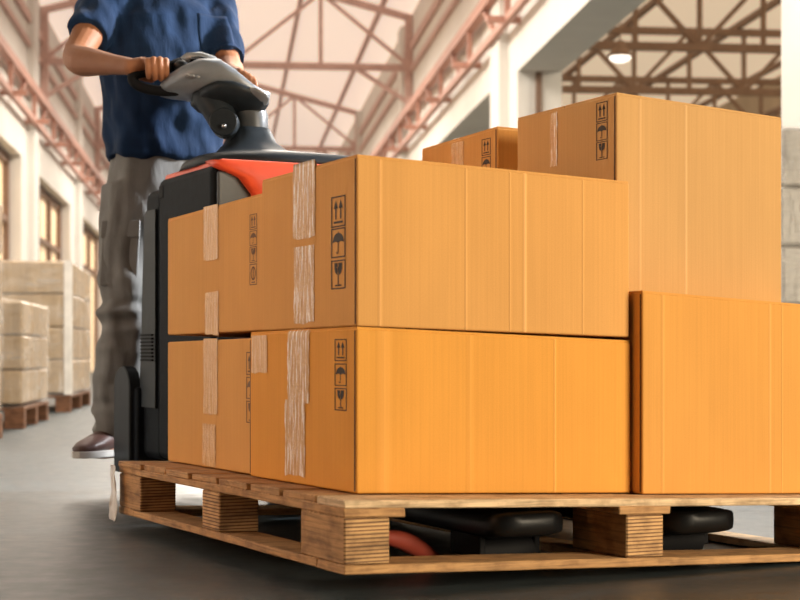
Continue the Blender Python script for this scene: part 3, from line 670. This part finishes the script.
# pitched roof, its whole skin given an added glow
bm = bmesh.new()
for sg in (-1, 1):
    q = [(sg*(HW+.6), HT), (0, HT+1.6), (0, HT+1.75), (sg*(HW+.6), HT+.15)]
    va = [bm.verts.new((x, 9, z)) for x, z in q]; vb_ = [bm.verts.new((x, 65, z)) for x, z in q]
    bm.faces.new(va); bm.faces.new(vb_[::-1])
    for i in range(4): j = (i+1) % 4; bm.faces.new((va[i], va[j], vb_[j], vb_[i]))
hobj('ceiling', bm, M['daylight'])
# roof trusses
def truss(t, z, hw, m, rise=1.45, w=.11, name='roof_truss'):
    bm = bmesh.new(); bar(bm, (-hw, t, z), (hw, t, z), w*1.1); top_ = lambda x: z+.95+rise*.62*(1-abs(x)/hw)
    bar(bm, (-hw, t, top_(-hw)), (0, t, top_(0)), w*1.1); bar(bm, (hw, t, top_(hw)), (0, t, top_(0)), w*1.1)
    k = 4; xs = [-hw+2*hw*i/k for i in range(k+1)]
    for i, x in enumerate(xs):
        bar(bm, (x, t, z), (x, t, top_(x)), w*.7)
        if i < k: bar(bm, (x, t, z), (xs[i+1], t, top_(xs[i+1])), w*.6) if i % 2 == 0 else bar(bm, (x, t, top_(x)), (xs[i+1], t, z), w*.6)
    for sg in (-1, 1): bar(bm, (sg*(hw-.06), t, z-.75), (sg*(hw-.06), t, z+1.0), w*1.2); bar(bm, (sg*hw, t, z-.7), (sg*(hw-1.1), t, z), w*.7)
    return hobj(name, bm, m)
for t in (18.5, 31, 43.4, 55.8): truss(t, 5.95, HW-.02, M['truss'])
bm = bmesh.new()                                               # wind bracing and purlins
for sg in (-1, 1):
    for x in (3.0, 1.5):
        z = HT+1.6*(1-x/(HW+.6))-.10; bar(bm, (sg*x, 10, z), (sg*x, 64, z), .09)
    pass
hobj('roof_beam', bm, M['truss'])
# lattice rails along both walls, wall columns
for sg, nm in ((-1, 'left'), (1, 'right')):
    bm = bmesh.new(); x = sg*(HW-.16)
    bar(bm, (x, 10, 5.03), (x, 63, 5.03), .13, .15); bar(bm, (x, 10, 4.50), (x, 63, 4.50), .08, .09)
    t = 11.0
    while t < 62: bar(bm, (x, t, 4.5), (x, t+.9, 5.0), .06); bar(bm, (x, t+2.2, 5.0), (x, t+2.2, 4.5), .07); bar(bm, (sg*HW, t+2.2, 4.5), (x-sg*.25, t+2.2, 4.5), .08); t += 3.1
    hobj('rail_beam', bm, M['rail'])
    bm = bmesh.new(); bar(bm, (sg*(HW-.03), 10, 6.35), (sg*(HW-.03), 63, 6.35), .06, .16); bar(bm, (sg*(HW-.03), 10, 5.9), (sg*(HW-.03), 63, 5.9), .06, .10); hobj('trim_1' if sg < 0 else 'trim_2', bm, M['truss'])
    for t in ((29.4, 38.2, 48.5, 59) if sg < 0 else (20.6, 32.3, 43.5, 55.5)):
        hobj('wall_column', bx(sg*HW-.12 if sg > 0 else -HW, HW if sg > 0 else -HW+.12, t-.35, t+.35, 0, HT-.05), M['wall'])
# left openings: lit glazing
for i, (a, b, h) in enumerate(OPL):
    w = empty('window_%d' % (30+i), (0, 0, 0), HA); w['kind'] = 'structure'
    obj('pane', bx(-HW-.32, -HW-.30, a, b, 0, h), M['winglow'], w); bm = bmesh.new()
    for q in (a+.06, (2*a+b)/3, (a+2*b)/3, b-.06): box(bm, -HW-.30, -HW-.2, q-.07, q+.07, 0, h)
    box(bm, -HW-.3, -HW-.2, a, b, h-.14, h); box(bm, -HW-.3, -HW-.2, a, b, 2.7, 2.8); obj('frame', bm, M['frame'], w)
# bay seen through the openings on the right
hobj('wall_bay', bx(14, 14.3, 8, 66, 0, 8), M['tan']); hobj('wall_bay_end', bx(HW+.55, 14, 66, 66.3, 0, 8), M['tan'])
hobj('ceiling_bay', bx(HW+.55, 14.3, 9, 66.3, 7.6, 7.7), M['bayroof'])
def bay_truss(t):
    bm = bmesh.new(); x0, x1, z0, z1 = HW+.6, 14, 5.1, 6.15; k = 10
    bar(bm, (x0, t, z0), (x1, t, z0), .12); bar(bm, (x0, t, z1), (x1, t, z1), .12)
    for i in range(k):
        a, b = x0+(x1-x0)*i/k, x0+(x1-x0)*(i+1)/k
        bar(bm, (a, t, z0), (a, t, z1), .07); bar(bm, (a, t, z0 if i % 2 else z1), (b, t, z1 if i % 2 else z0), .07)
    hobj('roof_truss', bm, M['brown'])
for t in (16, 20, 24, 28, 33, 39, 46): bay_truss(t)
bm = bmesh.new()
for x in (5, 7, 9, 11, 13): bar(bm, (x, 10, 6.3), (x, 64, 6.3), .10)
hobj('roof_beam', bm, M['brown'])
# dark frame strip and inner jamb of the large opening
hobj('trim_3', bx(3.72, 3.79, 19.54, 19.6, 0, 3.9), M['frame'])
# pendant lamps
def pendant(px, py, d, zc, label):
    p = P(px, py, d); e = empty('pendant_lamp', p); tag(e, label, 'lamp')
    bm = bmesh.new(); cyl(bm, (0, 0, .25), (0, 0, zc-p.z), .012, 8); obj('cable', bm, M['brown'], e)
    bm = bmesh.new(); loft(bm, [((0, 0, .26), (.05, 0, 0), (0, .05, 0)), ((0, 0, .17), (.07, 0, 0), (0, .07, 0)), ((0, 0, .10), (.14, 0, 0), (0, .14, 0)), ((0, 0, .03), (.19, 0, 0), (0, .19, 0))], 24); obj('lamp_shade', bm, M['brown'], e, smooth=True)
    bm = bmesh.new(); ball(bm, (0, 0, .03), .15, .15, .08); obj('bulb', bm, M['lampglow'], e, smooth=True)
pendant(620, 59, 23, 7.6, 'round pendant lamp glowing under the roof beyond the right opening')

# wrapped loads along the left aisle
def wrapped(s1, t0, t1, h, dep, label, m, strip=False, drop=0):
    w = dep; e = empty('wrapped_pallet_load', Matrix.Rotation(HA, 3, 'Z') @ Vector((s1-w/2, (t0+t1)/2, 0)), HA); tag(e, label, 'pallet load', 'wrapped pallet loads along the aisle')
    l = (t1-t0)/2; bm = bmesh.new(); nz = max(2, round(h/.3)); nt = max(2, round((t1-t0)/.42))
    for i in range(nz):
        for j in range(nt):
            for kx in range(2):
                z0, z1 = .15+(h-.15)*i/nz, .15+(h-.15)*(i+1)/nz; y0, y1 = -l+2*l*j/nt, -l+2*l*(j+1)/nt; x0, x1 = -w/2+w*kx/2, -w/2+w*(kx+1)/2
                g = .006; q = random.uniform(-.012, .012); vs = box(bm, x0+g+q*.5, x1-g+q*.5, y0+g, y1-g, z0+g*.5, z1-g*.5)
    obj('cartons', bm, m, e, bevel=.012, seg=1)
    bm = bx(-w/2-.004, w/2+.004, -l-.004, l+.004, .13, h+.004)
    if drop:
        bmesh.ops.subdivide_edges(bm, edges=bm.edges[:], cuts=3, use_grid_fill=True)
        for q in bm.verts:
            if q.co.z > h-.05: q.co.z += drop*(1-min(1, Vector((q.co.x/(w/2), q.co.y/l)).length))
    obj('stretch_film', bm, M['wrapclear'], e)
    bm = bmesh.new(); box(bm, -w/2, w/2, -l, l, .115, .135)
    for y in (-l+.06, 0, l-.06):
        for x in (-w/2+.06, 0, w/2-.06): box(bm, x-.06, x+.06, y-.06, y+.06, .0, .115)
    obj('pallet_base', bm, M['wooddark'], e)
    if strip:
        bm = bmesh.new(); box(bm, w/2-.05, w/2+.012, -l-.012, -l+.05, .14, h); obj('edge_board', bm, M['strip'], e)
k = NT('clear stretch film'); k.b.inputs['Base Color'].default_value = (.95, .92, .88, 1); k.b.inputs['Roughness'].default_value = .35
tb_ = k.n('ShaderNodeBsdfTransparent'); mx = k.n('ShaderNodeMixShader'); out_ = k.t.nodes['Material Output']
k.l(k.ramp(k.noise(k.coord('Object', (2, 2, 9)), 1.2, 5, .7), [(.4, (.04,)*3), (.7, (.34,)*3)]), mx.inputs[0]); k.l(tb_.outputs[0], mx.inputs[1]); k.l(k.b.outputs[0], mx.inputs[2]); k.l(mx.outputs[0], out_.inputs[0])
M['wrapclear'] = k.m
wrapped(-1.25, 8.1, 9.25, 1.30, 1.1, 'tall film-wrapped load at the left edge of the picture', M['goods2'])
wrapped(-1.27, 10.35, 11.75, .80, 1.0, 'low film-wrapped load with a peaked top, second along the left aisle', M['goods'], drop=.08)
wrapped(-1.27, 13.35, 15.3, 1.22, 1.5, 'cream wrapped load with a white corner board, farthest along the left aisle', M['goods'], True)
wrapped(3.42, 7.2, 8.4, 1.5, .92, 'grey wrapped load behind the right edge of the boxes', M['goods3'])

# ------------------------------------------------------------------ light
def area(name, at, to_, size, power, col, sy=None):
    l = bpy.data.lights.new(name, 'AREA'); l.energy = power; l.color = col; l.size = size
    if sy: l.shape = 'RECTANGLE'; l.size_y = sy
    o = bpy.data.objects.new(name, l); COL.objects.link(o); o.location = at
    o.rotation_euler = (Vector(to_)-Vector(at)).to_track_quat('-Z', 'Y').to_euler(); return o
area('door daylight', (4.2, .6, 1.35), (.4, 3.6, .45), 1.8, 345, (1, .83, .60))
sl_ = area('side fill', (-2.9, 2.1, 1.3), (-.2, 3.95, .45), 1.0, 5.6, (1, .52, .27)); sl_.data.spread = math.radians(75)  # added orange fill aimed at the cartons' left faces, like bounced light
hl_ = area('person fill', (3.3, 5.9, 2.9), (-.8, 5.3, 1.1), .6, 105, (.93, .96, 1)); hl_.data.spread = math.radians(70)  # added unseen fill raking the person from the right
area('back light', (2.4, 9.5, 4.2), (-.7, 5.2, 1.2), 1.6, 330, (1, .93, .84))
def hp(s, t, z): return Matrix.Rotation(HA, 3, 'Z') @ Vector((s, t, z))
for t, e in ((9.5, 230), (14, 520), (20, 480), (28, 560), (37, 600), (47, 650)): area('roof lamp', hp(0, t, 5.8), hp(0, t, 0), 2.5, e, (1, .92, .80), 5)
for t, e in ((16, 900), (26, 1000)): area('bay lamp', hp(9, t, 5.0), hp(9, t, 0), 3, e, (1, .88, .7))
wd = bpy.data.worlds.new('hall'); scn.world = wd; wd.use_nodes = True
wd.node_tree.nodes['Background'].inputs[0].default_value = (1, .9, .8, 1); wd.node_tree.nodes['Background'].inputs[1].default_value = .09
